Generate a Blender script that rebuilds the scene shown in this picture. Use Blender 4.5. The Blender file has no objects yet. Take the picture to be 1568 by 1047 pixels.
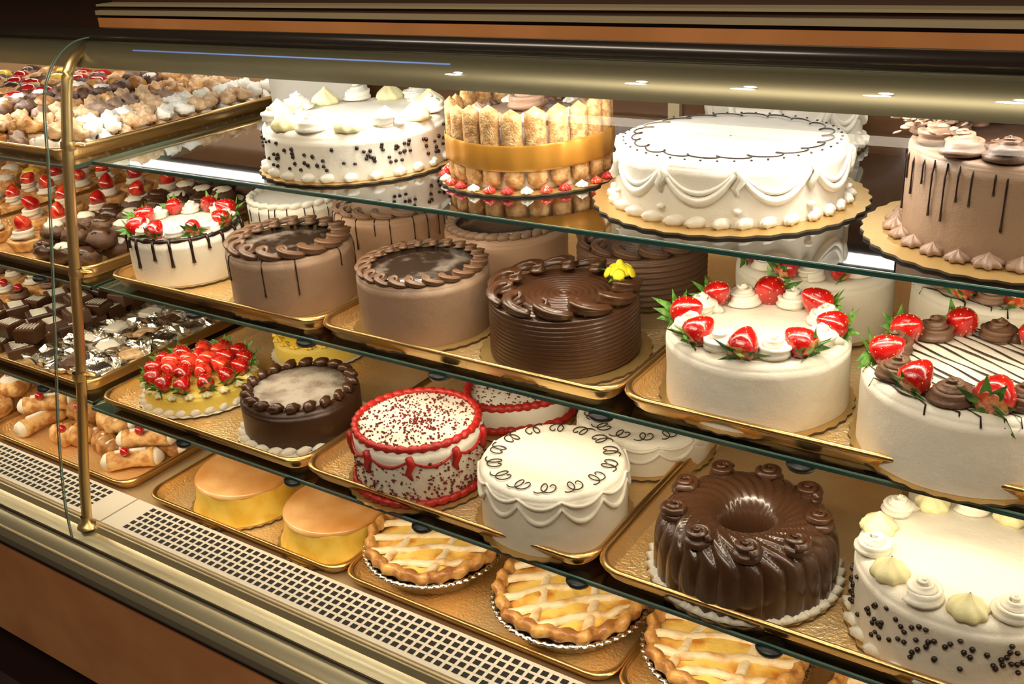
import bpy, math, random
from math import sin, cos, pi, sqrt
from mathutils import Vector, Matrix, noise
random.seed(7)
SC=bpy.context.scene
TAU=2*pi
# ------------------------------------------------------------------ materials
MATS={}
def mat(name,col,rough=.5,metal=0.,bump=0.,bs=300.,col2=None,cs=60.,lo=.4,hi=.6,coat=0.,detail=3.,kind='noise',spec=.5,emis=None,es=0.,fine=0.):
    m=bpy.data.materials.new(name); m.use_nodes=True
    nt=m.node_tree; N=nt.nodes; L=nt.links
    b=N['Principled BSDF']
    b.inputs['Base Color'].default_value=(*col,1); b.inputs['Roughness'].default_value=rough
    b.inputs['Metallic'].default_value=metal; b.inputs['Coat Weight'].default_value=coat
    b.inputs['Coat Roughness'].default_value=.12
    b.inputs['Specular IOR Level'].default_value=spec
    if emis: b.inputs['Emission Color'].default_value=(*emis,1); b.inputs['Emission Strength'].default_value=es
    tc=N.new('ShaderNodeTexCoord')
    if col2:
        if kind=='noise':
            t=N.new('ShaderNodeTexNoise'); t.inputs['Detail'].default_value=detail; o=t.outputs['Fac']
        else:
            t=N.new('ShaderNodeTexVoronoi'); o=t.outputs['Distance']
        t.inputs['Scale'].default_value=cs; L.new(tc.outputs['Object'],t.inputs['Vector'])
        r=N.new('ShaderNodeValToRGB'); r.color_ramp.elements[0].position=lo; r.color_ramp.elements[1].position=hi
        r.color_ramp.elements[0].color=(*col,1); r.color_ramp.elements[1].color=(*col2,1)
        L.new(o,r.inputs[0]); L.new(r.outputs[0],b.inputs['Base Color'])
    if bump>0:
        t=N.new('ShaderNodeTexNoise'); t.inputs['Scale'].default_value=bs; t.inputs['Detail'].default_value=3
        L.new(tc.outputs['Object'],t.inputs['Vector'])
        bp=N.new('ShaderNodeBump'); bp.inputs['Strength'].default_value=bump; bp.inputs['Distance'].default_value=.002
        L.new(t.outputs['Fac'],bp.inputs['Height']); last=bp
        if fine>0:
            t2=N.new('ShaderNodeTexNoise'); t2.inputs['Scale'].default_value=520; t2.inputs['Detail'].default_value=2
            L.new(tc.outputs['Object'],t2.inputs['Vector'])
            bp2=N.new('ShaderNodeBump'); bp2.inputs['Strength'].default_value=fine; bp2.inputs['Distance'].default_value=.0006
            L.new(t2.outputs['Fac'],bp2.inputs['Height']); L.new(bp.outputs[0],bp2.inputs['Normal']); last=bp2
        L.new(last.outputs[0],b.inputs['Normal'])
    MATS[name]=m; return m
mat('cream_white',(.75,.70,.60),.52,bump=.75,bs=48,fine=.5)
mat('cream_ivory',(.74,.68,.38),.5,bump=.2,bs=200,fine=.3)
mat('piping_white',(.77,.73,.63),.48,bump=.2,bs=200,fine=.3)
mat('mousse_cocoa',(.29,.185,.12),.55,bump=.7,bs=50,fine=.5)
mat('mousse_pink',(.42,.26,.165),.55,bump=.7,bs=50,fine=.5)
mat('piping_cocoa',(.14,.072,.04),.42,bump=.2,bs=300,fine=.3)
mat('piping_mocha',(.27,.165,.105),.48,bump=.2,bs=300,fine=.3)
mat('choc_dark',(.048,.019,.009),.40,bump=.35,bs=100,fine=.3)
mat('choc_glaze',(.062,.024,.010),.32,coat=.2,bump=.2,bs=160,fine=.2)
mat('choc_bundt',(.058,.024,.011),.27,coat=.5,bump=.2,bs=70)
mat('choc_matte',(.09,.04,.02),.6,bump=.3,bs=300)
mat('glaze_top',(.035,.022,.016),.2,coat=.6,col2=(.36,.30,.25),cs=20,lo=.5,hi=.72,bump=.2,bs=40)
mat('powder_top',(.40,.35,.29),.8,col2=(.15,.10,.07),cs=40,lo=.42,hi=.75,bump=.6,fine=.5)
mat('line_choc',(.02,.008,.005),.35)
mat('red_gel',(.42,.016,.010),.40,bump=.3,fine=.3)
mat('red_crumb',(.16,.010,.008),.8)
mat('berry',(.54,.010,.008),.18,coat=.9,col2=(.34,.004,.004),cs=60,bump=.3,bs=300)
mat('berry_top',(.80,.42,.18),.3,coat=.5,col2=(.62,.06,.02),cs=120)
mat('berry_seed',(.75,.45,.10),.4)
mat('berry_cut',(.78,.08,.03),.18,coat=.9,col2=(.50,.01,.01),cs=90)
mat('leaf',(.03,.13,.012),.5,col2=(.12,.28,.04),cs=150)
mat('yellow_rose',(.80,.68,.02),.5)
mat('biscuit',(.42,.20,.06),.75,col2=(.66,.41,.17),cs=110,bump=.8,bs=420)
mat('ribbon',(.55,.25,.035),.3,metal=.45)
mat('board_gold',(.62,.41,.15),.34,metal=.7,bump=.15)
mat('board_edge',(.08,.055,.03),.6)
mat('paper_white',(.72,.68,.58),.6)
mat('pan',(.92,.60,.25),.32,metal=.66,bump=1.,bs=230,col2=(.96,.73,.40),cs=8)
mat('pan_rim',(.72,.46,.18),.28,metal=.95,bump=.15)
mat('foil',(.90,.87,.80),.22,metal=1.,bump=1.,bs=120)
mat('crust',(.30,.11,.022),.45,col2=(.70,.38,.11),cs=38,lo=.42,hi=.64,bump=.9,bs=140,coat=.3)
mat('filling',(.86,.58,.14),.32,col2=(.60,.22,.03),cs=24,lo=.47,hi=.64,bump=.8,bs=80,coat=.5)
mat('lattice',(.82,.68,.45),.5,col2=(.60,.32,.10),cs=34,lo=.50,hi=.72,bump=.7,bs=130)
mat('flan_side',(.78,.56,.10),.4,col2=(.70,.44,.05),cs=30,coat=.15,bump=.3,bs=90)
mat('flan_top',(.50,.22,.055),.32,col2=(.70,.42,.18),cs=11,coat=.35,lo=.38,hi=.66,bump=.3,bs=70)
mat('sponge_yellow',(.78,.60,.11),.5,bump=.5)
mat('puff',(.44,.18,.04),.5,col2=(.76,.48,.20),cs=50,bump=.8,bs=160)
mat('puff_dark',(.26,.10,.02),.45,col2=(.52,.26,.08),cs=50,bump=.8,bs=160)
mat('cookie_dark',(.07,.03,.015),.5,col2=(.16,.08,.04),cs=90,bump=.6)
mat('cookie_tan',(.50,.29,.13),.6,col2=(.70,.50,.30),cs=90,bump=.6)
mat('sugar',(.76,.72,.64),.7,bump=.8,bs=160)
mat('custard',(.83,.56,.05),.3,coat=.4)
mat('cherry',(.42,.01,.01),.15,coat=.8)
mat('brass',(.68,.50,.23),.30,metal=.9)
mat('olive_metal',(.22,.20,.125),.36,metal=.65)
mat('rail_metal',(.44,.39,.26),.34,metal=.75)
mat('olive_dark',(.055,.045,.03),.35,metal=.6)
mat('rail_dark',(.02,.015,.012),.28,coat=.4)
mat('wood_orange',(.40,.16,.05),.4,col2=(.48,.20,.07),cs=6)
mat('wood_panel',(.46,.19,.07),.42,col2=(.56,.25,.095),cs=5,coat=.15)
mat('wood_dark',(.03,.011,.006),.4)
mat('tan_trim',(.48,.39,.24),.4,metal=.5)
mat('grille_white',(.72,.68,.60),.45)
mat('slot_black',(.012,.01,.009),.7)
mat('clip_black',(.012,.012,.012),.35)
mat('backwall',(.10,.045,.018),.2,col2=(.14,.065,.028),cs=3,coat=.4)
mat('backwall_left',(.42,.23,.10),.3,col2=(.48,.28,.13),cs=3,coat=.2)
mat('deck',(.55,.41,.23),.4,metal=.3)
mat('room_wall',(.24,.17,.11),.8,bump=.1)
mat('floor_dark',(.03,.018,.02),.35,col2=(.05,.03,.035),cs=4)
mat('ceiling_mat',(.4,.35,.28),.9)
mat('spot_reflection',(1,1,1),.4,emis=(1,.96,.88),es=2.2)  # emission imitates ceiling lights mirrored in the canopy band
mat('blue_reflection',(.2,.3,.6),.3,emis=(.25,.42,.9),es=.4)  # emission imitates a blue reflected streak, not a lamp
def glassmat(name,tint,fac,rough=.02):
    m=bpy.data.materials.new(name); m.use_nodes=True; nt=m.node_tree; N=nt.nodes; L=nt.links
    for n in list(N):
        if n.type!='OUTPUT_MATERIAL': N.remove(n)
    o=[n for n in N if n.type=='OUTPUT_MATERIAL'][0]
    t=N.new('ShaderNodeBsdfTransparent'); t.inputs[0].default_value=(*tint,1)
    g=N.new('ShaderNodeBsdfGlossy'); g.inputs['Roughness'].default_value=rough; g.inputs['Color'].default_value=(1,1,1,1)
    fr=N.new('ShaderNodeFresnel'); fr.inputs[0].default_value=1.45
    mu=N.new('ShaderNodeMath'); mu.operation='MULTIPLY'; mu.inputs[1].default_value=fac
    mx=N.new('ShaderNodeMixShader'); L.new(fr.outputs[0],mu.inputs[0]); L.new(mu.outputs[0],mx.inputs[0])
    L.new(t.outputs[0],mx.inputs[1]); L.new(g.outputs[0],mx.inputs[2]); L.new(mx.outputs[0],o.inputs[0])
    MATS[name]=m
glassmat('glass_shelf',(.935,.955,.935),1.7,.03)
glassmat('glass_front',(.985,.99,.985),.55)
mat('glass_edge',(.015,.06,.055),.15,coat=.6)
mat('glass_edge_light',(.16,.28,.23),.2,coat=.6)

# ------------------------------------------------------------------ builder
class B:
    def __init__(s): s.v=[];s.f=[];s.m=[];s.ms=[]
    def mi(s,n):
        if n not in s.ms: s.ms.append(n)
        return s.ms.index(n)
    def add(s,vs,fs,m):
        o=len(s.v); k=s.mi(m)
        s.v.extend([tuple(v) for v in vs]); s.f.extend([tuple(i+o for i in f) for f in fs]); s.m.extend([k]*len(fs))
    def grid(s,rows,m,cu=True,cv=False,caps=False):
        n=len(rows[0]); R=len(rows); vs=[p for r in rows for p in r]; fs=[]
        for i in range(R if cv else R-1):
            a=i*n; b=((i+1)%R)*n
            for j in range(n if cu else n-1):
                k=(j+1)%n; fs.append((a+j,a+k,b+k,b+j))
        if caps: fs.append(tuple(range(n-1,-1,-1))); fs.append(tuple((R-1)*n+j for j in range(n)))
        s.add(vs,fs,m)
    def lathe(s,prof,m,n=48,c=(0,0,0),mod=None,X=None):
        rows=[]
        for (r,z) in prof:
            row=[]
            for j in range(n):
                t=TAU*j/n; rr,zz=(r,z) if mod is None else mod(t,r,z)
                p=Vector((rr*cos(t),rr*sin(t),zz))
                if X is not None: p=X@p
                row.append((p.x+c[0],p.y+c[1],p.z+c[2]))
            rows.append(row)
        s.grid(rows,m)
    def tube(s,path,rad,m,ns=6,closed=False,star=0.,k=5,tw=0.,caps=True):
        P=[Vector(p) for p in path]; n=len(P); rows=[]
        for i,p in enumerate(P):
            if closed: t=P[(i+1)%n]-P[i-1]
            else: t=P[min(i+1,n-1)]-P[max(i-1,0)]
            if t.length<1e-9: t=Vector((1,0,0))
            t.normalize(); up=Vector((0,0,1)) if abs(t.z)<.9 else Vector((1,0,0))
            a=t.cross(up).normalized(); b=a.cross(t)
            r=rad[i] if isinstance(rad,(list,tuple)) else rad
            row=[]
            for j in range(ns):
                q=TAU*j/ns; rr=r*(1+star*cos(k*q+tw*i)) if star else r
                row.append(p+a*(rr*cos(q))+b*(rr*sin(q)))
            rows.append(row)
        s.grid(rows,m,cv=closed,caps=(caps and not closed))
    def blob(s,c,sx,sy,sz,m,X=None,n=10,k=6,rib=0.,rk=6,ntw=0.,noi=0.):
        rows=[]; c=Vector(c)
        for i in range(k+1):
            ph=-pi/2+pi*i/k; row=[]
            for j in range(n):
                t=TAU*j/n; q=cos(ph)*(1+rib*cos(rk*t+ntw*i))
                p=Vector((q*cos(t)*sx,q*sin(t)*sy,sin(ph)*sz))
                if noi: p*=1+noi*noise.noise((p+c)*160)
                if X is not None: p=X@p
                row.append(p+c)
            rows.append(row)
        s.grid(rows,m)
    def box(s,lo,hi,m):
        x0,y0,z0=lo;x1,y1,z1=hi
        vs=[(x0,y0,z0),(x1,y0,z0),(x1,y1,z0),(x0,y1,z0),(x0,y0,z1),(x1,y0,z1),(x1,y1,z1),(x0,y1,z1)]
        s.add(vs,[(3,2,1,0),(4,5,6,7),(0,1,5,4),(1,2,6,5),(2,3,7,6),(3,0,4,7)],m)
    def extr_x(s,yz,x0,x1,m,closed=True):
        rows=[[(x0,y,z) for y,z in yz],[(x1,y,z) for y,z in yz]]
        s.grid(rows,m,cu=closed,caps=closed)
    def obj(s,name,loc=(0,0,0),rz=0.,smooth=True,parent=None,angle=None):
        me=bpy.data.meshes.new(name); me.from_pydata([tuple(v) for v in s.v],[],s.f)
        for n in s.ms: me.materials.append(MATS[n])
        me.polygons.foreach_set('material_index',s.m)
        if smooth:
            me.polygons.foreach_set('use_smooth',[True]*len(s.f))
        me.update()
        if angle is not None:
            try: me.set_sharp_from_angle(angle=angle)
            except Exception: pass
        o=bpy.data.objects.new(name,me); SC.collection.objects.link(o)
        o.location=loc; o.rotation_euler=(0,0,rz)
        if parent: o.parent=parent
        return o
def rotz(a): return Matrix.Rotation(a,3,'Z')
def todir(d,roll=0): return (Vector(d).normalized().to_track_quat('Z','Y').to_matrix())@rotz(roll)
# ------------------------------------------------------------------ confectionery parts
def board(b,r,m='board_gold',n=36,amp=.012):
    md=lambda t,rr,z:(rr*(1+(amp*cos(n*t) if rr>r*.9 else 0)),z)
    b.lathe([(0,.0),(r,.0),(r,.0025)],'board_edge',n=n*4,mod=md)
    b.lathe([(r,.0025),(r*.94,.0028),(0,.0028)],m,n=n*4,mod=md)
def body(b,r,h,m,edge=.008,taper=0.,z0=.003,n=120,wob=.004):
    ph=random.random()*6; sx=random.random()*50
    pr=[]
    for i in range(10): pr.append((r*(1-taper*i/9),z0+(h-edge)*i/9))
    rt=r*(1-taper)
    for i in range(5):
        a=pi/2*i/4; pr.append((rt-edge+edge*cos(a),z0+h-edge+edge*sin(a)))
    pr+= [(rt*f,z0+h) for f in (.85,.75,.65,.55,.45,.35,.25,.12,0)]
    def md(t,rr,z):
        q=noise.noise(Vector((cos(t)*rr*22,sin(t)*rr*22,z*30+sx)))
        if z<z0+h-.0001: return (rr*(1+wob*sin(3*t+z*40+ph)+wob*.6*sin(7*t+ph)+.012*q),z)
        return (rr*(1+wob*sin(3*t+z*40+ph)+wob*.6*sin(7*t+ph)),z+.0011*q+.0007*sin(rr*420+t*1.0))
    b.lathe(pr,m,n=n,mod=md)
def disc(b,r,z,m,rough=0.):
    b.lathe([(r,z-.002),(r*.99,z+.0012),(r*.6,z+.0020),(0,z+.0020)],m,n=48)
def kiss(b,c,s,m,h=1.2,k=7,tilt=None,rib=.17):
    ph=random.random()*6
    pr=[(.55,0),(.95,.08),(1.,.25),(.9,.45),(.68,.62),(.42,.78),(.2,.92),(.04,1.08)]
    b.lathe([(r*s,z*s*h) for r,z in pr],m,n=42,c=c,mod=lambda t,r,z:(r*(1+rib*cos(k*t+z/s*3+ph)),z))
def rosette(b,c,s,m,turns=2.4,h=.85,th=.32,star=.34):
    n=int(turns*18); P=[];R=[]; ph=random.random()*6
    for i in range(n+1):
        u=i/n; a=TAU*turns*u+ph; rr=s*.70*(1-u)**.85
        P.append((c[0]+rr*cos(a),c[1]+rr*sin(a),c[2]+s*(.25+h*u*.95))); R.append(s*(th-.19*u))
    b.tube(P,R,m,ns=16,star=star,k=4,tw=.28)
    b.blob((c[0],c[1],c[2]+s*.2),s*.6,s*.6,s*.35,m,n=10,k=5)
def rope(b,R,z,n,a,m,zs=1.,lean=0.):
    st=n*9; rows=[]
    for i in range(st):
        u=TAU*i/st; w=abs(sin(n*u/2)); rad=a*(.68+.42*w**.7); row=[]
        for j in range(12):
            q=TAU*j/12; rr=rad*(1+.14*cos(5*q+n*u*1.0))
            tt=u+.10*sin(q)*(9/n)
            row.append(((R+rr*cos(q))*cos(tt),(R+rr*cos(q))*sin(tt),z+rr*sin(q)*zs))
        rows.append(row)
    b.grid(rows,m,cv=True)
def shells(b,R,z,n,s,m,ang=.5,el=1.5):
    for i in range(n):
        t=TAU*i/n; X=rotz(t+pi/2+ang)
        b.blob((R*cos(t),R*sin(t),z),s*el,s*.8,s*.75,m,X=X,n=12,k=6,rib=.14,rk=5,ntw=.6)
def sswirl(b,R,z,n,s,m):
    for i in range(n):
        t0=TAU*i/n; P=[];Rd=[]
        for k in range(17):
            u=k/16; a=u*TAU*.95
            rr=R+s*.80*cos(a+1.2); tt=t0+(u*.9*TAU/n)+s*.80*sin(a+1.2)/R
            P.append((rr*cos(tt),rr*sin(tt),z+s*.40+s*.5*sin(pi*u))); Rd.append(s*(.24+.20*sin(pi*u)))
        b.tube(P,Rd,m,ns=16,star=.32,k=4,tw=.35)
def base_kisses(b,R,z,n,s,ms):
    for i in range(n):
        t=TAU*i/n; kiss(b,(R*cos(t),R*sin(t),z),s*(1+.1*random.uniform(-1,1)),ms[i%len(ms)],h=.95)
def ruffle(b,R,z,n,s,m):
    for i in range(n):
        t=TAU*(i+random.uniform(-.1,.1))/n
        X=rotz(t+pi/2+.6)
        b.blob((R*cos(t),R*sin(t),z+s*.5),s*1.5,s*.75,s*.75,m,X=X,n=18,k=7,rib=.2,rk=6,ntw=.9)
def drips(b,r,zt,n,m,lo,hi,w=.0022,jit=.3):
    for i in range(n):
        t=TAU*(i+random.uniform(-jit,jit))/n; L=random.uniform(lo,hi)
        P=[((r-.006)*cos(t),(r-.006)*sin(t),zt+.0005),((r-.001)*cos(t),(r-.001)*sin(t),zt-.002)]
        for k in range(1,6): P.append(((r+.0014)*cos(t),(r+.0014)*sin(t),zt-.004-L*k/5))
        b.tube(P,[w,w,w*.9,w*.75,w*.7,w*.8,w*1.15],m,ns=6)
def swags(b,r,zt,n,drop,a,m,star=.25,kn=True,ph=0.):
    for i in range(n):
        t0=TAU*i/n+ph; P=[];Rd=[]
        for k in range(13):
            u=k/12; tt=t0+u*TAU/n; zz=zt-drop*(1-(2*u-1)**2)
            P.append(((r+a*.3)*cos(tt),(r+a*.3)*sin(tt),zz)); Rd.append(a*(.65+.55*sin(pi*u)))
        b.tube(P,Rd,m,ns=10,star=star,k=4,tw=.7)
        if kn: b.blob(((r+a*.3)*cos(t0),(r+a*.3)*sin(t0),zt),a*1.1,a*1.1,a*1.2,m,n=8,k=5)
def curls(b,R,z,n,amp,m,w=.0011,kind=0):
    if kind==0:
        for i in range(n):
            t0=TAU*i/n; P=[]
            for k in range(37):
                u=k/36; a=u*TAU*1.75-.6
                rr=R+amp*cos(a)*.9*(1-.3*u); tt=t0+(amp*1.0*sin(a)*.5+amp*1.5*(u-.5))/R
                P.append((rr*cos(tt),rr*sin(tt),z+.0020))
            b.tube(P,w,m,ns=5)
    else:
        st=n*26; P=[]
        for k in range(st):
            u=TAU*k/st; rr=R+amp*cos(n*u)*(.8+.2*sin(5*u)); tt=u+amp*1.1*sin(n*u+.6)/R
            P.append((rr*cos(tt),rr*sin(tt),z+.0018))
        b.tube(P,w,m,ns=5,closed=True)
def dots(b,R,z,n,s,m,ph=0.):
    for i in range(n):
        t=TAU*i/n+ph; b.blob((R*cos(t),R*sin(t),z+s*.2),s,s,s*.6,m,n=6,k=4)
def chips(b,r,z0,z1,n,s,m,clusters=9):
    for c in range(clusters):
        tc=TAU*(c+random.uniform(-.35,.35))/clusters; zc=random.uniform(z0+.3*(z1-z0),z0+.8*(z1-z0))
        for i in range(n//clusters):
            t=tc+random.gauss(0,.2); z=min(z1,max(z0,zc+random.gauss(0,.011)))
            b.blob((r*cos(t),r*sin(t),z),s,s,s*random.uniform(.7,1.1),m,n=6,k=4)
def leafs(b,c,d,s,n=9,m='leaf'):
    X=todir(d)
    for i in range(n):
        t=TAU*(i+random.uniform(-.25,.25))/n; l=s*random.uniform(.8,1.35); w=s*.22; up=s*random.uniform(-.35,.6)
        q=rotz(t); 
        pts=[Vector((0.08*s,0,0)),Vector((l*.45,w,up*.35)),Vector((l,random.uniform(-.2,.2)*s,up)),Vector((l*.45,-w,up*.35)),Vector((l*.5,0,up*.35-s*.08))]
        pts=[X@(q@p)+Vector(c) for p in pts]
        b.add(pts,[(0,1,4),(1,2,4),(2,3,4),(3,0,4)],m)
def berry(b,c,d,s,leaf=True,cut=False,seeds=True):
    d=Vector(d).normalized(); X=todir(d)
    pr=[(0,-.62),(.35,-.62),(.62,-.5),(.74,-.25),(.72,.05),(.58,.4),(.38,.7),(.18,.9),(0,.97)]
    b.lathe([(r*s,z*s) for r,z in pr[2:]],'berry_cut' if cut else 'berry',n=18,c=c,X=X)
    b.lathe([(r*s,z*s) for r,z in pr[:3]],'berry_cut' if cut else ('berry_top' if leaf else 'berry'),n=18,c=c,X=X)
    if seeds and not cut:
        for q in range(4):
            z=(-.2,.1,.4,.65)[q]; rr=(.74,.70,.58,.42)[q]
            for i in range(9-q):
                t=TAU*(i+.5*(q%2))/(9-q); p=X@Vector((rr*cos(t)*s*.985,rr*sin(t)*s*.985,z*s))+Vector(c)
                e=s*.036; b.blob(p,e,e,e*1.2,'berry_seed',n=4,k=3)
    if leaf: leafs(b,Vector(c)-d*s*.60,-d,s*1.1,10)
def berry_ring(b,R,z,n,s,ph=0.,up=.55,leaf=True):
    for i in range(n):
        t=TAU*i/n+ph+random.uniform(-.07,.07); a=t+random.uniform(-.5,.5)
        berry(b,(R*cos(t),R*sin(t),z+s*.62),(-cos(a),-sin(a),up+random.uniform(-.15,.25)),s*random.uniform(.9,1.1),leaf)
LZ={1:1.155,2:.9575,3:.7655,4:.5505}
def put(b,name,x,y,lv,rz=None,**k): return b.obj(name,(x,y,LZ[lv]+.0006),random.random()*6 if rz is None else rz,**k)

# ------------------------------------------------------------------ cakes
def chip_cake(x,y,lv,r,h,rb,nk=12,ks=.020,name='cream_cake_with_chocolate_chips',mix=('cream_ivory','piping_white'),nc=130):
    b=B(); board(b,rb); body(b,r,h,'cream_white',edge=.012); z=h+.003
    ruffle(b,r-.002,.004,26,.0095,'piping_white')
    for i in range(nk):
        t=TAU*i/nk; R=r-ks*.95; c=(R*cos(t),R*sin(t),z-.002)
        if i%2: kiss(b,c,ks*1.02,mix[0],h=1.2,k=8,rib=.07)
        else: rosette(b,c,ks*1.15,mix[1])
    chips(b,r+.001,.02,h*.8,nc,.0030,'line_choc',clusters=10)
    put(b,name,x,y,lv)
def lace_cake(x,y,lv,r,h,rb,name='white_swag_cake',big=True,sw=10):
    b=B(); board(b,rb,'board_gold'); body(b,r,h,'cream_white',edge=.009,taper=.0); z=h+.003
    if big:
        ruffle(b,r+.000,.003,32,.0095,'cream_white')
        swags(b,r,z-.008,sw,h*.48,.0042,'piping_white',star=.12)
        swags(b,r,z-.006,sw,h*.38,.0026,'piping_white',star=.0,kn=False)
        for i in range(sw):
            t=TAU*i/sw
            b.tube([((r+.002)*cos(t+d),(r+.002)*sin(t+d),z-.006-q) for d,q in ((0,0),(.03,.010),(-.02,.020),(.0,.028))],[.0045,.0055,.0045,.002],'piping_white',ns=10,star=.25)
        dots(b,r+.002,h*.30,sw,.0055,'piping_white')
        curls(b,r*.82,z,20,.0080,'line_choc',w=.0009,kind=1); dots(b,r*.93,z+.001,44,.0017,'line_choc')
    else:
        swags(b,r,z-.014,11,h*.26,.0028,'cream_white',star=.1,kn=False)
        swags(b,r,z-.005,11,h*.12,.0022,'cream_white',star=.1,kn=False)
        curls(b,r*.79,z,14,.0125,'line_choc',w=.0008)
    put(b,name,x,y,lv)
def mousse_cake(x,y,lv,r,h,rb,body_m='mousse_cocoa',pipe='piping_cocoa',top='glaze_top',name='cocoa_mousse_cake',dr=None,style='s',ps=.011,n=15):
    b=B(); board(b,rb); body(b,r,h,body_m,edge=.006); z=h+.003
    if top: disc(b,r*.82,z,top)
    if style=='s': sswirl(b,r-ps*1.1,z-.002,n,ps,pipe)
    elif style=='shell': shells(b,r-ps,z+ps*.4,n*2,ps*.8,pipe)
    elif style=='rope': rope(b,r-ps,z+ps*.4,n,ps,pipe)
    if dr: drips(b,r,z,dr,'line_choc',.015,.055,.0011)
    put(b,name,x,y,lv)
    
chip_cake(-1.008,1.083,1,.134,.066,.145,nk=14,ks=.021,nc=170)
b=B(); board(b,.125)
r=.100; body(b,r,.078,'cream_white'); nf=22
for i in range(nf):
    t=TAU*i/nf; X=rotz(t)
    rows=[]
    H=.104*random.uniform(.96,1.03)
    for k in range(15):
        u=k/14; zz=H*u; e=min(1,sqrt(max(0,1-(max(0,abs(u-.5)-.38)/.12)**2)))
        row=[]
        for j in range(12):
            q=TAU*j/12; p=X@Vector((r+.004+.0085*e*cos(q),.0136*e*sin(q),0)); row.append((p.x,p.y,zz+.004))
        rows.append(row)
    b.grid(rows,'biscuit')
b.lathe([(r+.0128,.030),(r+.0142,.033),(r+.0138,.045),(r+.0142,.060),(r+.0128,.063)],'ribbon',n=176,mod=lambda t,rr,z:(rr+.0008*cos(nf*t),z+.0012*sin(3*t)))
disc(b,.094,.083,'piping_mocha')
base_kisses(b,.072,.083,14,.012,['mousse_pink','piping_white','piping_cocoa'])
rosette(b,(0,0,.083),.03,'mousse_pink')
for i in range(30):
    t=TAU*i/30; kiss(b,((r+.018)*cos(t),(r+.018)*sin(t),.003),.0075,('red_gel','piping_white','berry_cut')[i%3],h=1.15)
put(b,'ladyfinger_charlotte_cake',-.729,1.119,1)
lace_cake(-.440,1.108,1,.135,.070,.162)
b=B(); board(b,.150); body(b,.112,.094,'mousse_cocoa',edge=.006); z=.097
disc(b,.085,z,'choc_matte'); base_kisses(b,.116,.003,26,.0125,['piping_mocha'])
drips(b,.112,z-.004,44,'line_choc',.015,.065,.0012)
for i in range(13):
    t=TAU*i/13; rosette(b,(.092*cos(t),.092*sin(t),z-.001),.0215,'piping_mocha' if i%3 else 'piping_cocoa',h=.8,th=.36)
for i in range(13):
    t=TAU*(i+.5)/13; rosette(b,(.070*cos(t),.070*sin(t),z-.001),.014,'piping_cocoa',h=.8)
for i in range(200):
    t=random.gauss(2.7,.45); R=.094+random.gauss(0,.012); X=todir((random.uniform(-1,1),random.uniform(-1,1),1.3))
    b.blob((R*cos(t),R*sin(t),z+.013+random.uniform(0,.010)),.0055,.0038,.0014,random.choice(['mousse_cocoa','piping_mocha','mousse_cocoa','piping_cocoa']),X=X,n=8,k=4,noi=.5)
put(b,'mocha_cake_with_chocolate_shavings',-.120,1.085,1,rz=.3)
lace_cake(-.47,1.385,1,.105,.075,.112,name='white_swag_cake')
b=B(); board(b,.10); body(b,.09,.085,'cream_white'); base_kisses(b,.07,.088,12,.016,['piping_white']); put(b,'white_cream_cake',-1.37,1.385,1)
b=B(); board(b,.112); body(b,.10,.06,'cream_white'); base_kisses(b,.085,.063,12,.016,['cream_ivory']); put(b,'white_cream_cake',-.17,1.37,1)

def strawberry_cake(x,y,lv,r,h,rb,stripes=False,drip=False,n=8,bs=.019,name='strawberry_cream_cake',rp='piping_white',ph=0.,rz=0.):
    b=B(); board(b,rb); body(b,r,h,'cream_white',edge=.009); z=h+.003
    if stripes:
        k=16
        for i in range(k):
            xx=(-.92+1.84*i/(k-1))*r; L=sqrt(max(0,(r*.97)**2-xx*xx)); P=[]
            for q in range(13):
                yy=-L+2*L*q/12; P.append((xx+.0022*sin(q*.9+i*2.3),yy,z+.0014))
            P=[(P[0][0]*1.03,P[0][1]*1.035-.001,z-.008)]+P+[(P[-1][0]*1.03,P[-1][1]*1.035+.001,z-.008)]
            b.tube(P,[.0008+.0003*sin(q*1.3+i) for q in range(len(P))],'line_choc',ns=5)
    if drip:
        drips(b,r,z,20,'line_choc',.012,.045,.0030); rope(b,r-.004,z-.002,20,.0035,'line_choc')
    berry_ring(b,r-bs*.9,z,n,bs,ph=ph)
    for i in range(n):
        t=TAU*(i+.5)/n+ph; rosette(b,((r-bs*1.1)*cos(t),(r-bs*1.1)*sin(t),z-.002),bs*.98,rp)
    put(b,name,x,y,lv,rz=rz)
strawberry_cake(-1.347,1.008,2,.092,.076,.097,drip=True,n=8,bs=.020,name='strawberry_drip_cake',ph=.3)
mousse_cake(-1.087,.992,2,.094,.086,.103,ps=.0135,n=16,dr=10)
mousse_cake(-.836,.997,2,.092,.084,.104,ps=.0098,n=22,style='s')
b=B(); board(b,.112)
r=.096;h=.074; pr=[]
for i in range(57): pr.append((r+.0015*abs(sin(i*pi/4))-.004*(i/56)**6,.004+h*i/56))
for i in range(61):
    u=i/60; pr.append((r*.93*(1-u),.004+h+.0012*sin(u*11*TAU)))
b.lathe(pr,'choc_glaze',n=96,mod=lambda t,rr,z:(rr*(1+.006*sin(2*t+z*90)),z+(.0015*sin(t*2+1) if z<h else 0)))
sswirl(b,r-.015,h+.003,11,.0165,'choc_glaze')
for k in range(3):
    for i in range(5):
        t=TAU*i/5+k*.6; R=.006+.005*k; 
        X=todir((cos(t),sin(t),1.6-k*.5))
        b.blob((.060+R*cos(t),.045+R*sin(t),h+.030-k*.003),.0085,.0085,.0028,'yellow_rose',X=X,n=10,k=4)
b.blob((.060,.045,h+.030),.006,.006,.010,'yellow_rose')
leafs(b,(.060,.045,h+.022),(0,0,1),.024,4)
put(b,'dark_chocolate_ridged_cake',-.617,1.008,2,rz=.15)
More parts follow.
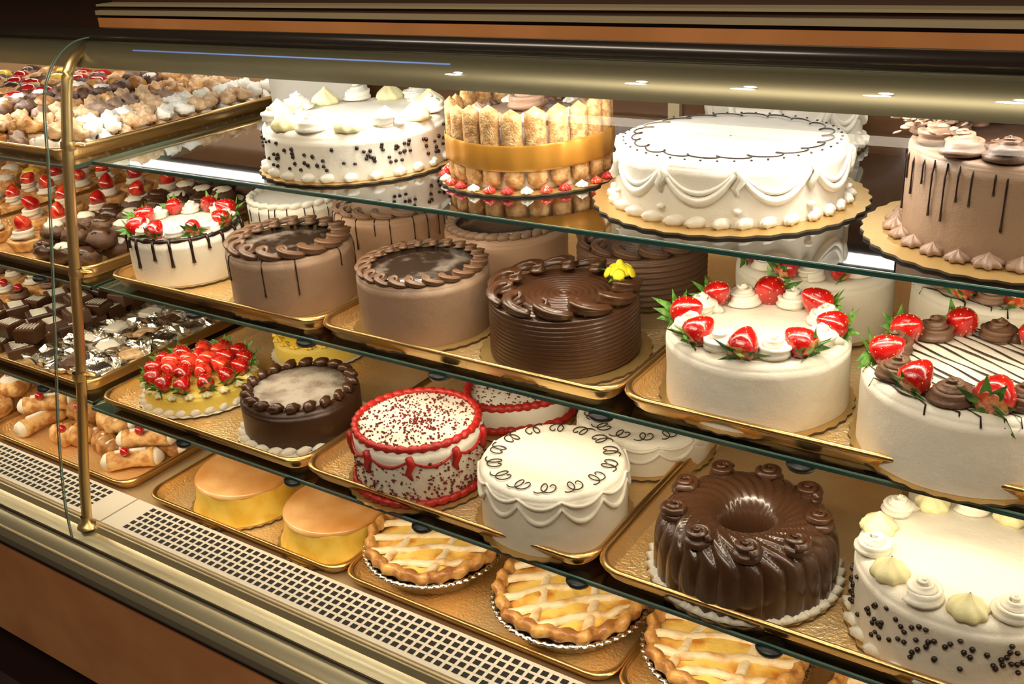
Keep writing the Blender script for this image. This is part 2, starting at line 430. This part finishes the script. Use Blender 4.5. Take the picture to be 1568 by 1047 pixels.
strawberry_cake(-.356,.998,2,.102,.080,.110,n=8,bs=.0235,ph=.2)
strawberry_cake(-.126,.985,2,.107,.084,.114,n=8,bs=.0235,stripes=True,rp='piping_cocoa',name='strawberry_cake_with_chocolate_stripes',ph=.1,rz=1.0)
mousse_cake(-1.32,1.24,2,.090,.066,.098,body_m='cream_white',pipe='piping_white',top=None,name='white_drizzle_cake',dr=26,style='rope',ps=.006,n=26)
mousse_cake(-1.105,1.245,2,.096,.072,.104,body_m='mousse_pink',pipe='piping_mocha',top='mousse_pink',name='mocha_drip_cake',dr=20,ps=.012,n=15)
mousse_cake(-.865,1.245,2,.098,.068,.106,body_m='mousse_pink',pipe='piping_mocha',top='glaze_top',name='mocha_mousse_cake',ps=.011,n=16,style='shell')
b=B(); board(b,.104)
r=.094;h=.068; pr=[(r+.002*sin(i*TAU/4),.004+h*i/32) for i in range(33)]+[(r*.93*(1-i/40),.004+h+.001*sin(i/40*9*TAU)) for i in range(41)]
b.lathe(pr,'piping_cocoa',n=72); sswirl(b,r-.014,h+.003,13,.014,'piping_cocoa')
put(b,'chocolate_ridged_cake',-.628,1.25,2)
strawberry_cake(-.37,1.245,2,.102,.082,.108,n=8,bs=.021,ph=.6)
strawberry_cake(-.145,1.245,2,.100,.085,.106,n=8,bs=.021,ph=.2,rp='piping_mocha',stripes=True,name='strawberry_cake_with_chocolate_stripes',rz=1.)

b=B(); board(b,.104,'paper_white'); body(b,.096,.030,'sponge_yellow',taper=.05); z=.033
ruffle(b,.094,.002,26,.008,'piping_white')
base_kisses(b,.088,z-.004,20,.009,['cream_ivory'])
for i in range(13):
    t=TAU*i/13; a=t+random.uniform(-.4,.4); berry(b,(.076*cos(t),.076*sin(t),z+.014),(-cos(a)*.9,-sin(a)*.9,.55),.0190,True)
for i in range(9):
    t=TAU*i/9+.3; berry(b,(.047*cos(t),.047*sin(t),z+.022),(-cos(t)*1.6,-sin(t)*1.6,.9),.0195,False,cut=bool(i%3))
for i in range(5):
    t=TAU*i/5; berry(b,(.018*cos(t),.018*sin(t),z+.024),(-cos(t)*2,-sin(t)*2,.8),.018,False,cut=True)
put(b,'strawberry_fruit_tart_cake',-1.303,.948,3)
b=B(); board(b,.104,'paper_white'); body(b,.091,.062,'choc_dark'); z=.065
disc(b,.074,z,'powder_top'); ruffle(b,.093,.002,26,.0085,'piping_white')
for i in range(20):
    t=TAU*i/20; b.blob((.080*cos(t),.080*sin(t),z+.006),.0120,.0075,.008,'choc_glaze',X=rotz(t+pi/2+.7),n=16,k=7,rib=.18,rk=5,ntw=.6)
put(b,'chocolate_cake_with_powdered_top',-1.056,.940,3)
b=B(); board(b,.104); r=.090;h=.083; body(b,r,h,'cream_white'); z=h+.003
rope(b,r-.005,z+.001,34,.0050,'red_gel'); rope(b,r+.002,.008,36,.0050,'red_gel')
swags(b,r,z-.012,9,.012,.0018,'red_gel',kn=False)
for i in range(9):
    t=TAU*i/9
    b.tube([((r+.002)*cos(t+d),(r+.002)*sin(t+d),z-q) for d,q in ((0,.006),(.03,.018),(-.03,.030),(.02,.040))],[.0045,.0052,.004,.0015],'red_gel',ns=8,star=.25)
for i in range(1700):
    if random.random()<.40:
        t=random.uniform(0,TAU); R=r*.9*random.random()**.7; c=(R*cos(t),R*sin(t),z+.0010)
    else:
        t=random.uniform(0,TAU); cl=.5+.5*sin(5*t)
        c=((r+.001)*cos(t),(r+.001)*sin(t),.014+(h-.03)*random.random()**(1+1.5*cl))
    s=random.uniform(.0006,.0022); b.blob(c,s,s,s*.8,'red_crumb',n=5,k=3)
put(b,'red_velvet_cake',-.804,.914,3)
lace_cake(-.585,.914,3,.094,.083,.103,big=False,name='white_scrollwork_cake')
b=B(); board(b,.112,'board_gold'); h=.078; nr=26
b.lathe([(.106,.003),(.113,.006),(.108,.0085),(.09,.009)],'paper_white',n=160,mod=lambda t,r,z:(r+.002*cos(40*t),z+.0025*cos(40*t)))
base_kisses(b,.105,.005,44,.005,['piping_white'])
pr=[]
for i in range(40):
    a=pi*i/39
    pr.append((.064+.041*cos(a)*(1 if a<pi/2 else 1.02),.006+h*sin(a)**.55))
def bm(t,r,z):
    u=max(0,min(1,z/h)); w=abs(sin(nr*.5*(t+ max(0,.098-r)*14)))**.6
    return (r+(.0030*(w-.75) if r>.03 else 0), z+(.0034*(w-.8))*u)
b.lathe(pr,'choc_bundt',n=520,mod=bm)
for i in range(9):
    t=TAU*i/9; c=(.081*cos(t),.081*sin(t),h+.001)
    b.lathe([(.0165,-.004),(.0165,.001),(.013,.004),(0,.004)],'choc_glaze',n=24,c=c)
    rosette(b,(c[0],c[1],c[2]+.001),.0190,'choc_glaze',turns=2.2,h=.45,th=.25,star=.12)
put(b,'chocolate_bundt_cake',-.335,.928,3,rz=.2)
chip_cake(-.101,.940,3,.110,.088,.116,nk=14,ks=.0185,nc=190)
b=B(); board(b,.090,'paper_white'); body(b,.082,.035,'sponge_yellow'); base_kisses(b,.074,.036,18,.009,['custard']); disc(b,.07,.038,'custard'); put(b,'yellow_custard_cake',-1.235,1.165,3)
b=B(); board(b,.096,'board_gold')
def heart(t,r,z):
    return (r*(1-.16*(1-abs(sin(t/2+pi/4)))*1.2+.06*cos(3*t)),z)
b.lathe([(.088,.003),(.088,.035),(.084,.040),(0,.041)],'cream_white',n=72,mod=heart)
for rr,zz,s in ((.082,.042,.006),(.090,.008,.006)):
    P=[];Rd=[]
    for i in range(200):
        t=TAU*i/200; q,_=heart(t,rr,0); P.append((q*cos(t),q*sin(t),zz)); Rd.append(s*(.7+.4*abs(sin(t*16))))
    b.tube(P,Rd,'red_gel',ns=10,closed=True,star=.15,k=5,tw=.4)
for i in range(260):
    t=random.uniform(0,TAU);R=.07*sqrt(random.random());s=random.uniform(.0008,.002); b.blob((R*cos(t),R*sin(t),.0415),s,s,s*.7,'red_crumb',n=5,k=3)
put(b,'red_velvet_heart_cake',-.785,1.125,3,rz=.4)
lace_cake(-.565,1.130,3,.094,.050,.102,big=False,name='white_scrollwork_cake')
b=B(); board(b,.105); body(b,.098,.05,'cream_white'); base_kisses(b,.085,.052,14,.015,['piping_white','cream_ivory']); put(b,'white_cream_cake',-.11,1.18,3)

def flan(x,y):
    b=B(); board(b,.100,amp=.02); z0=.003
    b.lathe([(.096,z0),(.092,.008),(.087,.030),(.085,.048),(.086,.054),(.084,.058)],'flan_side',n=64,mod=lambda t,r,z:(r*(1+.006*sin(2*t+z*60)+.003*sin(9*t+z*80)),z))
    b.lathe([(.0862,.0530),(.0865,.0560),(.083,.0600),(.074,.0608),(.04,.0602),(0,.0600)],'flan_top',n=64,mod=lambda t,r,z:(r*(1+.006*sin(2*t+z*60)),z+(.0012*sin(6*t)+.0008*sin(11*t) if z<.0545 else 0)))
    put(b,'caramel_flan',x,y,4)
flan(-1.262,.967); flan(-1.045,.965)
flan(-1.262,1.18); flan(-1.05,1.175)
def pie(x,y,rz,r=.106):
    b=B()
    nn=60
    b.lathe([(0,.001),(r*.74,.001),(r*.78,.004),(r*.95,.034),(r*1.05,.037),(r*1.06,.039),(r*1.0,.040)],'foil',n=nn*4,mod=lambda t,rr,z:(rr*(1+.014*sin(nn*t) if z>.003 else 1.),z) if rr>0 else (0,z))
    b.lathe([(r*.93,.034),(r*1.00,.040),(r*1.01,.049),(r*.95,.056),(r*.87,.053),(r*.83,.044)],'crust',n=180,mod=lambda t,rr,z:(rr*(1+.020*sin(22*t)+.012*sin(11*t+1)),z+.0045*abs(sin(11*t))+.0025*sin(5*t)))
    rows=[(r*.88,.044),(r*.8,.047),(r*.6,.050),(r*.4,.051),(r*.2,.051),(0,.051)]
    b.lathe(rows,'filling',n=72,mod=lambda t,rr,z:(rr,z+.0050*noise.noise(Vector((rr*cos(t)*45,rr*sin(t)*45,x*9)))))
    for (ang,offs) in ((0.,(-.068,-.035,.000,.036,.068)),(1.15,(-.038,.037))):
        for o in offs:
            L=sqrt(max(0,(r*.93)**2-o*o)); n=30; rows=[]
            for i in range(n+1):
                u=-L+2*L*i/n; w=.0068*(1+.3*noise.noise(Vector((i*.5,o*90,x*5)))); zz=.0530+.0025*noise.noise(Vector((i*.35,o*50,ang+y)))+(-.0005 if ang else 0)
                c=Matrix.Rotation(ang,3,'Z'); oy=.008*noise.noise(Vector((i*.16,o*70,x*7)))
                row=[c@Vector((u,o+dy*w+oy,zz+dz)) for dy,dz in ((-1,-.004),(-.9,-.0008),(-.6,.0012),(0,.0020),(.6,.0012),(.9,-.0008),(1,-.004))]
                rows.append(row)
            b.grid(rows,'lattice',cu=False)
    put(b,'lattice_cheese_pie',x,y,4,rz=rz)
pie(-.852,.980,.55,.107); pie(-.605,.978,.75,.110); pie(-.373,.982,.35,.105); pie(-.128,.985,.4,.106)
pie(-.838,1.225,2.6,.100); pie(-.600,1.225,1.9,.100); pie(-.365,1.225,.2,.100); pie(-.128,1.225,.4,.100)

# ------------------------------------------------------------------ sheet pans
def rrect(x0,x1,y0,y1,r,z,n=6):
    pts=[]
    for cx,cy,a0 in ((x1-r,y1-r,0),(x0+r,y1-r,pi/2),(x0+r,y0+r,pi),(x1-r,y0+r,3*pi/2)):
        for i in range(n+1):
            a=a0+pi/2*i/n; pts.append((cx+r*cos(a),cy+r*sin(a),z))
    return pts
def pan(x0,x1,y0,y1,zb):
    b=B(); w=(x1-x0)/2; d=(y1-y0)/2
    def ring(off,z,rr): return rrect(-w+off,w-off,-d+off,d-off,max(.004,rr),z)
    rows=[ring(.012,.0022,.024),ring(.007,.006,.028),ring(.004,.017,.032),ring(.003,.0195,.034)]
    b.grid(rows,'pan')
    bot=ring(.012,.0022,.024); b.add(bot,[tuple(range(len(bot)))],'pan')
    bot=ring(.012,.0,.024); b.add(bot,[tuple(range(len(bot)-1,-1,-1))],'pan')
    rim=[]
    for i in range(8):
        a=TAU*i/8; rim.append(ring(.0012+.0036*cos(a)-.0012,.0205+.0036*sin(a),.036))
    b.grid(rim,'pan_rim',cv=True)
    b.grid([ring(.012,0,.024),ring(.006,.006,.028),ring(.002,.0175,.034)],'pan_rim')
    return b.obj('baking_sheet_pan',((x0+x1)/2,(y0+y1)/2,zb),angle=.9)
cols=[(-1.418,-.958),(-.951,-.487),(-.480,-.014),(-.006,.460)]
for lv,yf,yb in ((2,.893,1.455),(3,.825,1.385),(4,.868,1.43)):
    for x0,x1 in cols: pan(x0,x1,yf,yb,LZ[lv]-.0026)
lcols=[(-1.925,-1.475),(-2.385,-1.935)]
for lv,yf,yb in ((1,.90,1.45),(2,.885,1.44),(3,.84,1.39),(4,.868,1.42)):
    for x0,x1 in lcols: pan(x0,x1,yf,yb,LZ[lv]-.0026)

# ------------------------------------------------------------------ pastries in left case
def twist_cookie(b,x,y,z,m,s=.022):
    a=random.uniform(-.5,.5); X=rotz(a)
    P=[];Rd=[]
    for k in range(13):
        u=k/12; p=X@Vector(((u-.5)*s*2.6,sin(u*TAU)*s*.35,0)); P.append((x+p.x,y+p.y,z+s*.5)); Rd.append(s*(.22+.36*sin(pi*u))*(1+.16*sin(u*26)))
    b.tube(P,Rd,m,ns=12,star=.25,k=4,tw=.9)
def bun(b,x,y,z,m,s=.024,top=None):
    b.blob((x,y,z+s*.6),s,s*.95,s*.65,m,n=14,k=8,noi=.35)
    if top: b.blob((x,y,z+s*1.05),s*.7,s*.66,s*.3,top,n=10,k=5,noi=.3)
def tartlet(b,x,y,z,s=.032,cr='piping_white',fr='berry'):
    b.lathe([(s*.7,z),(s,z+s*.55),(s*.92,z+s*.6),(0,z+s*.5)],'puff',n=24,c=(x,y,0),mod=lambda t,r,q:(r*(1+.04*cos(12*t)),q))
    rosette(b,(x,y,z+s*.5),s*.75,cr,turns=1.6)
    if fr=='berry': berry(b,(x,y,z+s*1.35),(random.uniform(-.6,.6),random.uniform(-.6,.6),.7),s*.6,False,cut=random.random()<.4,seeds=False)
    elif fr=='cherry': b.blob((x,y,z+s*1.25),s*.3,s*.3,s*.3,'cherry')
def croissant(b,x,y,z,s=.04,a=0.,m='puff',sugar=True):
    X=rotz(a);P=[];Rd=[]
    for k in range(29):
        u=k/28; q=(u-.5)*2.3; p=X@Vector((s*sin(q)*1.05,s*(1-cos(q))*.7,0))
        P.append((x+p.x,y+p.y,z+s*.42)); Rd.append(s*(.12+.33*sin(pi*u)**.7)*(1+.16*sin(u*TAU*5)))
    b.tube(P,Rd,m,ns=14,star=.04,k=3,tw=.3)
    if sugar:
        for q in range(5):
            k=5+q*4; b.blob((P[k][0],P[k][1],P[k][2]+Rd[k]*.7),s*.13,s*.24,s*.10,'sugar',X=rotz(a),n=9,k=5,noi=.5)
    for e in (0,-1): b.blob(P[e],s*.2,s*.2,s*.2,'piping_white',n=8,k=5)
def cannoli(b,x,y,z,s=.04,a=0.):
    X=rotz(a); P=[X@Vector(((k/12-.5)*2.0*s,0,0))+Vector((x,y,z+s*.42)) for k in range(13)]
    b.tube(P,[s*(.34+.10*abs(k-6)/6)*(1+.05*(k%2)) for k in range(13)],'puff',ns=14)
    for e in (0,-1): b.blob(P[e],s*.34,s*.40,s*.40,'piping_white',X=X,n=14,k=7,rib=.15,rk=5)
    b.tube([P[2]+Vector((0,0,s*.40)),P[6]+Vector((0,.006,s*.36)),P[10]+Vector((0,0,s*.40))],s*.10,'sugar',ns=8)
def choc_square(b,x,y,z,s=.022):
    a=random.uniform(-.45,.45); X=rotz(a); h=s*random.uniform(.7,1.2); s*=random.uniform(.8,1)
    rows=[]
    for q,zz in ((1,0),(1,h*.9),(.93,h),(.0,h)):
        rows.append([tuple(X@Vector((dx*s*q,dy*s*q,0))+Vector((x,y,z+zz))) for dx,dy in ((-1,-1),(0,-1),(1,-1),(1,0),(1,1),(0,1),(-1,1),(-1,0))])
    b.grid(rows,random.choice(['choc_glaze','choc_dark','choc_matte']))
    b.tube([tuple(X@Vector(((k/10-.5)*1.7*s,s*.6*(1 if k%2 else -1),0))+Vector((x,y,z+h+.001))) for k in range(11)],.0011,'piping_white',ns=4)
def foil_pack(b,x,y,z,s=.03):
    X=rotz(random.uniform(-.4,.4)); h=s*.50; pm=random.choice(['sugar','cookie_tan','sugar','foil','cookie_dark'])
    rows=[[tuple(X@Vector((q*s*.66*max(-.85,min(.85,1.3*cos(TAU*j/12))),q*s*.66*max(-.85,min(.85,1.3*sin(TAU*j/12))),0))+Vector((x,y,z+zz*h))) for j in range(12)] for q,zz in ((1,.1),(1,.75),(.85,.9),(0,.95))]
    b.grid(rows,pm)
    rows=[]
    for q,zz in ((.6,0.02),(.95,.05),(1.10,.75),(1.34,.95)):
        rows.append([tuple(X@Vector((q*s*max(-.85,min(.85,1.25*cos(TAU*j/24)))*(1+.12*random.uniform(-1,1)),q*s*max(-.85,min(.85,1.25*sin(TAU*j/24)))*(1+.12*random.uniform(-1,1)),0))+Vector((x,y,z+zz*h*(1+.3*random.uniform(-1,1))))) for j in range(24)])
    b.grid(rows,'foil')
def fill(name,lv,x0,x1,y0,y1,px,py,fn,layers=1,dz=.024,smooth=True):
    b=B(); cx=(x0+x1)/2; cy=(y0+y1)/2; nx=max(1,int((x1-x0)/px)); ny=max(1,int((y1-y0)/py))
    for l in range(layers):
        for i in range(nx):
            for j in range(ny-l):
                xx=x0+(i+.5)*(x1-x0)/nx-cx+random.uniform(-.12,.12)*px; yy=y0+(j+.5+l*.5)*(y1-y0)/ny-cy+random.uniform(-.12,.12)*py
                fn(b,xx,yy,l*dz+.0005,i,j)
    b.obj(name,(cx,cy,LZ[lv]),smooth=smooth)
RC=random.choice
fill('tray_of_white_twist_cookies',1,-1.61,-1.485,.925,1.43,.060,.034,lambda b,x,y,z,i,j:twist_cookie(b,x,y,z,RC(['sugar','sugar','piping_white','cookie_tan']),.023),2,dz=.018)
fill('tray_of_mocha_twist_cookies',1,-1.76,-1.62,.925,1.43,.065,.036,lambda b,x,y,z,i,j:twist_cookie(b,x,y,z,RC(['cookie_tan','piping_mocha','cookie_tan','puff']),.025),2,dz=.02)
fill('tray_of_chocolate_cookies',1,-1.91,-1.77,.925,1.43,.060,.042,lambda b,x,y,z,i,j:bun(b,x,y,z,RC(['cookie_dark','puff_dark']),.022,RC([None,'sugar',None])),2)
fill('tray_of_custard_pastries',1,-2.37,-1.95,.93,1.43,.07,.062,lambda b,x,y,z,i,j:bun(b,x,y,z,'puff' if i%2 else 'cookie_dark',.031,RC(['custard','choc_glaze','puff','cherry'])),1)
fill('tray_of_chocolate_berry_pastries',2,-1.68,-1.50,.91,1.42,.058,.052,lambda b,x,y,z,i,j:(bun(b,x,y,z,RC(['cookie_dark','choc_matte','choc_glaze']),.027,RC(['sugar','choc_glaze','piping_white'])), leafs(b,(x,y,z+.03),(0,0,1),.014,3) if random.random()<.3 else None),2)
fill('tray_of_strawberry_tartlets',2,-1.91,-1.69,.91,1.42,.078,.076,lambda b,x,y,z,i,j:tartlet(b,x,y,z,.035))
fill('tray_of_cream_puffs',2,-2.37,-1.95,.91,1.42,.075,.068,lambda b,x,y,z,i,j:tartlet(b,x,y,z,.032) if i>2 else bun(b,x,y,z,'puff',.033,RC(['sugar','puff','custard'])))
fill('tray_of_foil_wrapped_pastries',3,-1.70,-1.49,.87,1.37,.066,.066,lambda b,x,y,z,i,j:foil_pack(b,x,y,z,.033),smooth=False)
fill('tray_of_chocolate_squares',3,-1.91,-1.715,.87,1.37,.052,.050,lambda b,x,y,z,i,j:choc_square(b,x,y,z,.024),2,dz=.020,smooth=False)
fill('tray_of_fruit_tartlets',3,-2.37,-1.95,.87,1.37,.070,.068,lambda b,x,y,z,i,j:tartlet(b,x,y,z,.031,RC(['piping_white','piping_cocoa']),RC(['berry','cherry'])))
fill('tray_of_cream_croissants',4,-1.90,-1.49,.905,1.40,.098,.070,lambda b,x,y,z,i,j:((croissant(b,x,y,z,.049,random.uniform(-.8,.8),RC(['puff','puff_dark'])) if (i+j)%3 else cannoli(b,x,y,z,.043,random.uniform(.6,1.6))),b.blob((x,y-.012,z+.040),.009,.009,.009,'cherry') if random.random()<.3 else None),2,dz=.03)
fill('tray_of_cherry_buns',4,-2.37,-1.95,.89,1.40,.08,.075,lambda b,x,y,z,i,j:(bun(b,x,y,z,'puff',.038,RC(['sugar','puff_dark'])),b.blob((x,y,z+.047),.010,.010,.010,'cherry')),2,dz=.03)

# ------------------------------------------------------------------ display case
case=bpy.data.objects.new('bakery_display_case',None); SC.collection.objects.link(case)
def part(b,name,smooth=False,angle=None): 
    return b.obj(name,smooth=smooth or angle is not None,parent=case,angle=angle)
XL,XM,XR=-3.0,-1.435,.75
def shelf(x0,x1,yf,yb,zt,nm,th=.006):
    b=B(); b.box((x0,yf+.002,zt-th),(x1,yb,zt),'glass_shelf'); 
    b.box((x0,yf,zt-th),(x1,yf+.002,zt),'glass_edge'); b.box((x0,yf-.0006,zt-th*.22),(x1,yf+.0010,zt+.0002),'glass_edge_light')
    b.box((x1-.0015,yf,zt-th),(x1,yb,zt),'glass_edge_light'); b.box((x0,yf,zt-th),(x0+.0015,yb,zt),'glass_edge_light')
    part(b,nm)
    c=B(); xs=x0+.23
    while xs<x1 and zt<1.1:
        c.lathe([(0,-.004),(.014,-.004),(.016,0),(.015,.003),(0,.004)],'clip_black',n=20,c=(xs,yf+.006,zt-.0085)); xs+=.235
    if c.v: part(c,nm+'_clips',smooth=True)
shelf(XM,XR,.925,1.49,LZ[1]-.0002,'glass_shelf_top')
shelf(XM,XR,.885,1.49,LZ[2]-.0028,'glass_shelf_middle')
shelf(XM,XR,.820,1.49,LZ[3]-.0028,'glass_shelf_lower')
shelf(XL,XM-.012,.895,1.49,LZ[1]-.0028,'glass_shelf_left_top')
shelf(XL,XM-.012,.878,1.49,LZ[2]-.0028,'glass_shelf_left_middle')
shelf(XL,XM-.012,.832,1.49,LZ[3]-.0028,'glass_shelf_left_lower')
b=B(); b.box((XL,.846,LZ[4]-.03),(XR,1.5,LZ[4]-.0030),'deck'); part(b,'deck_plate')
zr=.570
b=B()
b.box((XL,.772,zr-.04),(XM+.018,.8495,zr),'grille_white'); b.box((XM+.022,.772,zr-.04),(XR,.8495,zr),'grille_white')
xs=XL
while xs<XR-.02:
    if not (XM-.035<xs<XM+.065):
        for k in range(5):
            y=.7800+k*.0135
            b.add([(xs,y,zr+.0004),(xs+.0100,y,zr+.0004),(xs+.0100,y+.0090,zr+.0004),(xs,y+.0090,zr+.0004)],[(0,1,2,3)],'slot_black')
    xs+=.0150
part(b,'air_grille')
b=B(); b.extr_x([(.772,zr-.004),(.764,zr+.004),(.756,zr+.004),(.750,zr-.004),(.738,zr-.006),(.728,zr-.012),(.727,zr-.020),(.715,zr-.022),(.700,zr-.030),(.692,zr-.042),(.692,zr-.055),(.772,zr-.055)],XL,XR,'rail_metal'); part(b,'front_rail',angle=.5)
b=B(); b.box((XL,.7265,zr-.0185),(XR,.7275,zr-.013),'olive_dark'); b.tube([(XL,.7625,zr+.004),(XR,.7625,zr+.004)],.0035,'tan_trim',ns=8); b.tube([(XL,.7,zr-.030),(XR,.7,zr-.030)],.003,'tan_trim',ns=8)
b.box((XL,.6915,zr-.060),(XR,.70,zr-.0552),'olive_dark'); part(b,'front_rail_trim',smooth=True)
b=B(); b.box((XL,.700,.26),(XR,.74,zr-.055),'wood_panel'); part(b,'front_panel')
b=B(); b.box((XL,.76,.001),(XR,1.5,.26),'wood_dark'); b.box((XL,.74,.26),(XR,1.5,zr-.056),'wood_dark'); part(b,'base_cabinet')
def arc(pts,n=8):
    P=[Vector(p) for p in pts]; o=[]
    for i in range(len(P)-1):
        p0=P[max(0,i-1)];p1=P[i];p2=P[i+1];p3=P[min(len(P)-1,i+2)]
        for k in range(n):
            t=k/n; o.append(.5*((2*p1)+(-p0+p2)*t+(2*p0-5*p1+4*p2-p3)*t*t+(-p0+3*p1-3*p2+p3)*t**3))
    o.append(P[-1]); return o
xp=-1.42
b=B(); b.tube(arc([(xp,.990,1.318),(xp,.955,1.322),(xp,.928,1.315),(xp,.908,1.290),(xp,.893,1.24),(xp,.868,1.13),(xp,.812,.85),(xp,.768,.66),(xp,.752,.575)]),.0085,'brass',ns=14)
for y,z in ((.882,1.19),(.843,.995),(.805,.83)):
    b.lathe([(.0105,-.007),(.012,0),(.0105,.007)],'brass',n=16,c=(xp,y,z)); b.blob((xp+.012,y+.012,z),.014,.008,.004,'brass')
b.lathe([(.018,0),(.015,.006),(.010,.008),(.0085,.02)],'brass',n=16,c=(xp,.752,zr+.001))
part(b,'brass_post',smooth=True)
gp=[(.970,1.340),(.930,1.335),(.893,1.310),(.866,1.262),(.845,1.16),(.815,1.03),(.785,.90),(.752,.76),(.730,.64),(.724,zr-.006)]
gpp=arc([(0,y,z) for y,z in gp],5)
b=B(); b.grid([[(x,p.y,p.z) for p in gpp] for x in (XM+.012,XR)],'glass_front',cu=False); part(b,'curved_front_glass',smooth=True)
b=B(); b.grid([[(x,p.y,p.z) for p in gpp] for x in (XL,XM+.004)],'glass_front',cu=False); part(b,'curved_front_glass_left',smooth=True)
b=B(); b.tube([(XM+.010,p.y,p.z) for p in gpp],.0012,'glass_edge_light',ns=6); b.tube([(XM+.005,p.y,p.z) for p in gpp],.0012,'olive_metal',ns=6); part(b,'glass_pane_edges',smooth=True)
b=B(); b.tube([(XL,.972,1.343),(XR,.972,1.343)],.011,'rail_dark',ns=16); part(b,'canopy_tube',smooth=True)
b=B(); b.extr_x([(.966,1.335),(.953,1.333),(.940,1.322),(.932,1.308),(.931,1.300),(.940,1.299),(.958,1.312),(.975,1.316),(.975,1.335)],XL,XR,'olive_metal'); part(b,'canopy_band',angle=.6)
b=B(); b.extr_x([(.9450,1.3275),(.9435,1.3262),(.9445,1.3255)],-1.30,-.72,'blue_reflection')  # glowing sliver in place of a blue reflection on the band
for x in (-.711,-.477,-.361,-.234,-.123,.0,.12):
    for dx,dz,l in ((0,0,.013),(-.006,-.0032,.010),(.008,.0026,.007)): b.blob((x+dx,.9368-dz*.4,1.3165+dz),l,.0016,.0009,'spot_reflection',n=12,k=6)  # glowing slivers in place of reflected ceiling lights
part(b,'canopy_band_reflections',smooth=True)
b=B(); b.box((XL,.985,1.330),(XR,1.53,1.342),'wood_dark'); part(b,'case_roof')
b=B()
b.box((XM-.01,.998,1.342),(XR,1.30,1.364),'wood_orange')
b.box((XM-.01,1.004,1.364),(XR,1.30,1.3685),'wood_dark')
b.box((XM-.01,.996,1.3685),(XR,1.30,1.375),'tan_trim')
b.box((XM-.01,1.004,1.375),(XR,1.30,1.381),'wood_dark')
b.box((XM-.01,1.0,1.381),(XR,1.30,1.384),'tan_trim')
b.box((XM-.01,1.03,1.384),(XR,1.30,1.44),'wood_dark'); part(b,'countertop_trim')
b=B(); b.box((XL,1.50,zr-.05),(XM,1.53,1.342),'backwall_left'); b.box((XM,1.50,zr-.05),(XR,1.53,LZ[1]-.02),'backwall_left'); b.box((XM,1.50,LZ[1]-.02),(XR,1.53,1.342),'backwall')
for x in (-2.3,-1.47,-.70,.05): b.box((x,1.49,zr),(x+.02,1.5,1.33),'tan_trim')
part(b,'back_doors')
b=B(); b.box((XL-.01,.76,.0),(XL,1.53,1.34),'backwall'); b.box((XR,.76,.0),(XR+.01,1.53,1.34),'backwall'); part(b,'end_panels')
b=B(); b.box((-1.456,1.44,zr),(-1.448,1.49,1.33),'tan_trim'); part(b,'shelf_standards')

# ------------------------------------------------------------------ room
def room(name,lo,hi,m):
    b=B(); b.box(lo,hi,m); b.obj(name,smooth=False)
room('floor',(-5,-3,-.05),(4,4,0),'floor_dark')
room('ceiling',(-5,-3,2.8),(4,4,2.85),'ceiling_mat')
room('wall_back',(-5,3.9,0),(4,4,2.8),'room_wall')
room('wall_front',(-5,-3,0),(4,-2.9,2.8),'room_wall')
room('wall_left',(-5,-2.9,0),(-4.9,3.9,2.8),'room_wall')
room('wall_right',(3.9,-2.9,0),(4,3.9,2.8),'room_wall')

# ------------------------------------------------------------------ lights
def area(name,loc,rot,sx,sy,e,col):
    l=bpy.data.lights.new(name,'AREA'); l.shape='RECTANGLE'; l.size=sx; l.size_y=sy; l.energy=e; l.color=col
    o=bpy.data.objects.new(name,l); SC.collection.objects.link(o); o.location=loc; o.rotation_euler=rot; return o
W=(1,.85,.61)
area('canopy_strip_light',(-1.1,.995,1.312),(math.radians(14),0,0),3.7,.03,7.2,(1,.95,.86))
for x in (-1.9,-1.2,-.87,-.58,-.28,.05):
    area('added_glint_light',(x,1.03,1.322),(math.radians(14),0,0),.03,.03,.42,(1,.95,.85))  # small added lights without fixtures, for sharper highlights
area('back_strip_light',(-1.1,1.40,1.318),(math.radians(-10),0,0),3.7,.03,4.5,(1,.93,.82))
area('added_shelf_fill',(-1.1,.934,LZ[1]-.012),(math.radians(36),0,0),3.7,.012,5.8,W)  # added fill strips under the shelves; the case has top lights only
area('added_shelf_fill',(-1.1,.895,LZ[2]-.014),(math.radians(36),0,0),3.7,.012,5.3,W)
area('added_shelf_fill',(-1.1,.830,LZ[3]-.014),(math.radians(38),0,0),3.7,.012,6.2,(1,.82,.55))
area('ceiling_lamp',(-.6,-.4,2.75),(math.radians(22),0,0),2.4,.5,66,(1,.85,.65))
w=bpy.data.worlds.new('World'); SC.world=w; w.use_nodes=True
w.node_tree.nodes['Background'].inputs[0].default_value=(1,.85,.68,1); w.node_tree.nodes['Background'].inputs[1].default_value=.15
# ------------------------------------------------------------------ camera
R_=Vector((.8338,.5491,-.0578)).normalized(); FW=Vector((-.5216,.7492,-.4082)).normalized(); R_=(R_-FW*R_.dot(FW)).normalized(); U=R_.cross(FW)
cd=bpy.data.cameras.new('camera'); cam=bpy.data.objects.new('camera',cd); SC.collection.objects.link(cam)
M4=Matrix((R_,U,-FW)).transposed().to_4x4(); M4.translation=Vector((0,0,1.5)); cam.matrix_world=M4
cd.sensor_width=36; cd.lens=34.96; cd.clip_start=.05
SC.camera=cam
SC.view_settings.view_transform='Standard'
SC.view_settings.look='None'
SC.view_settings.exposure=-.10
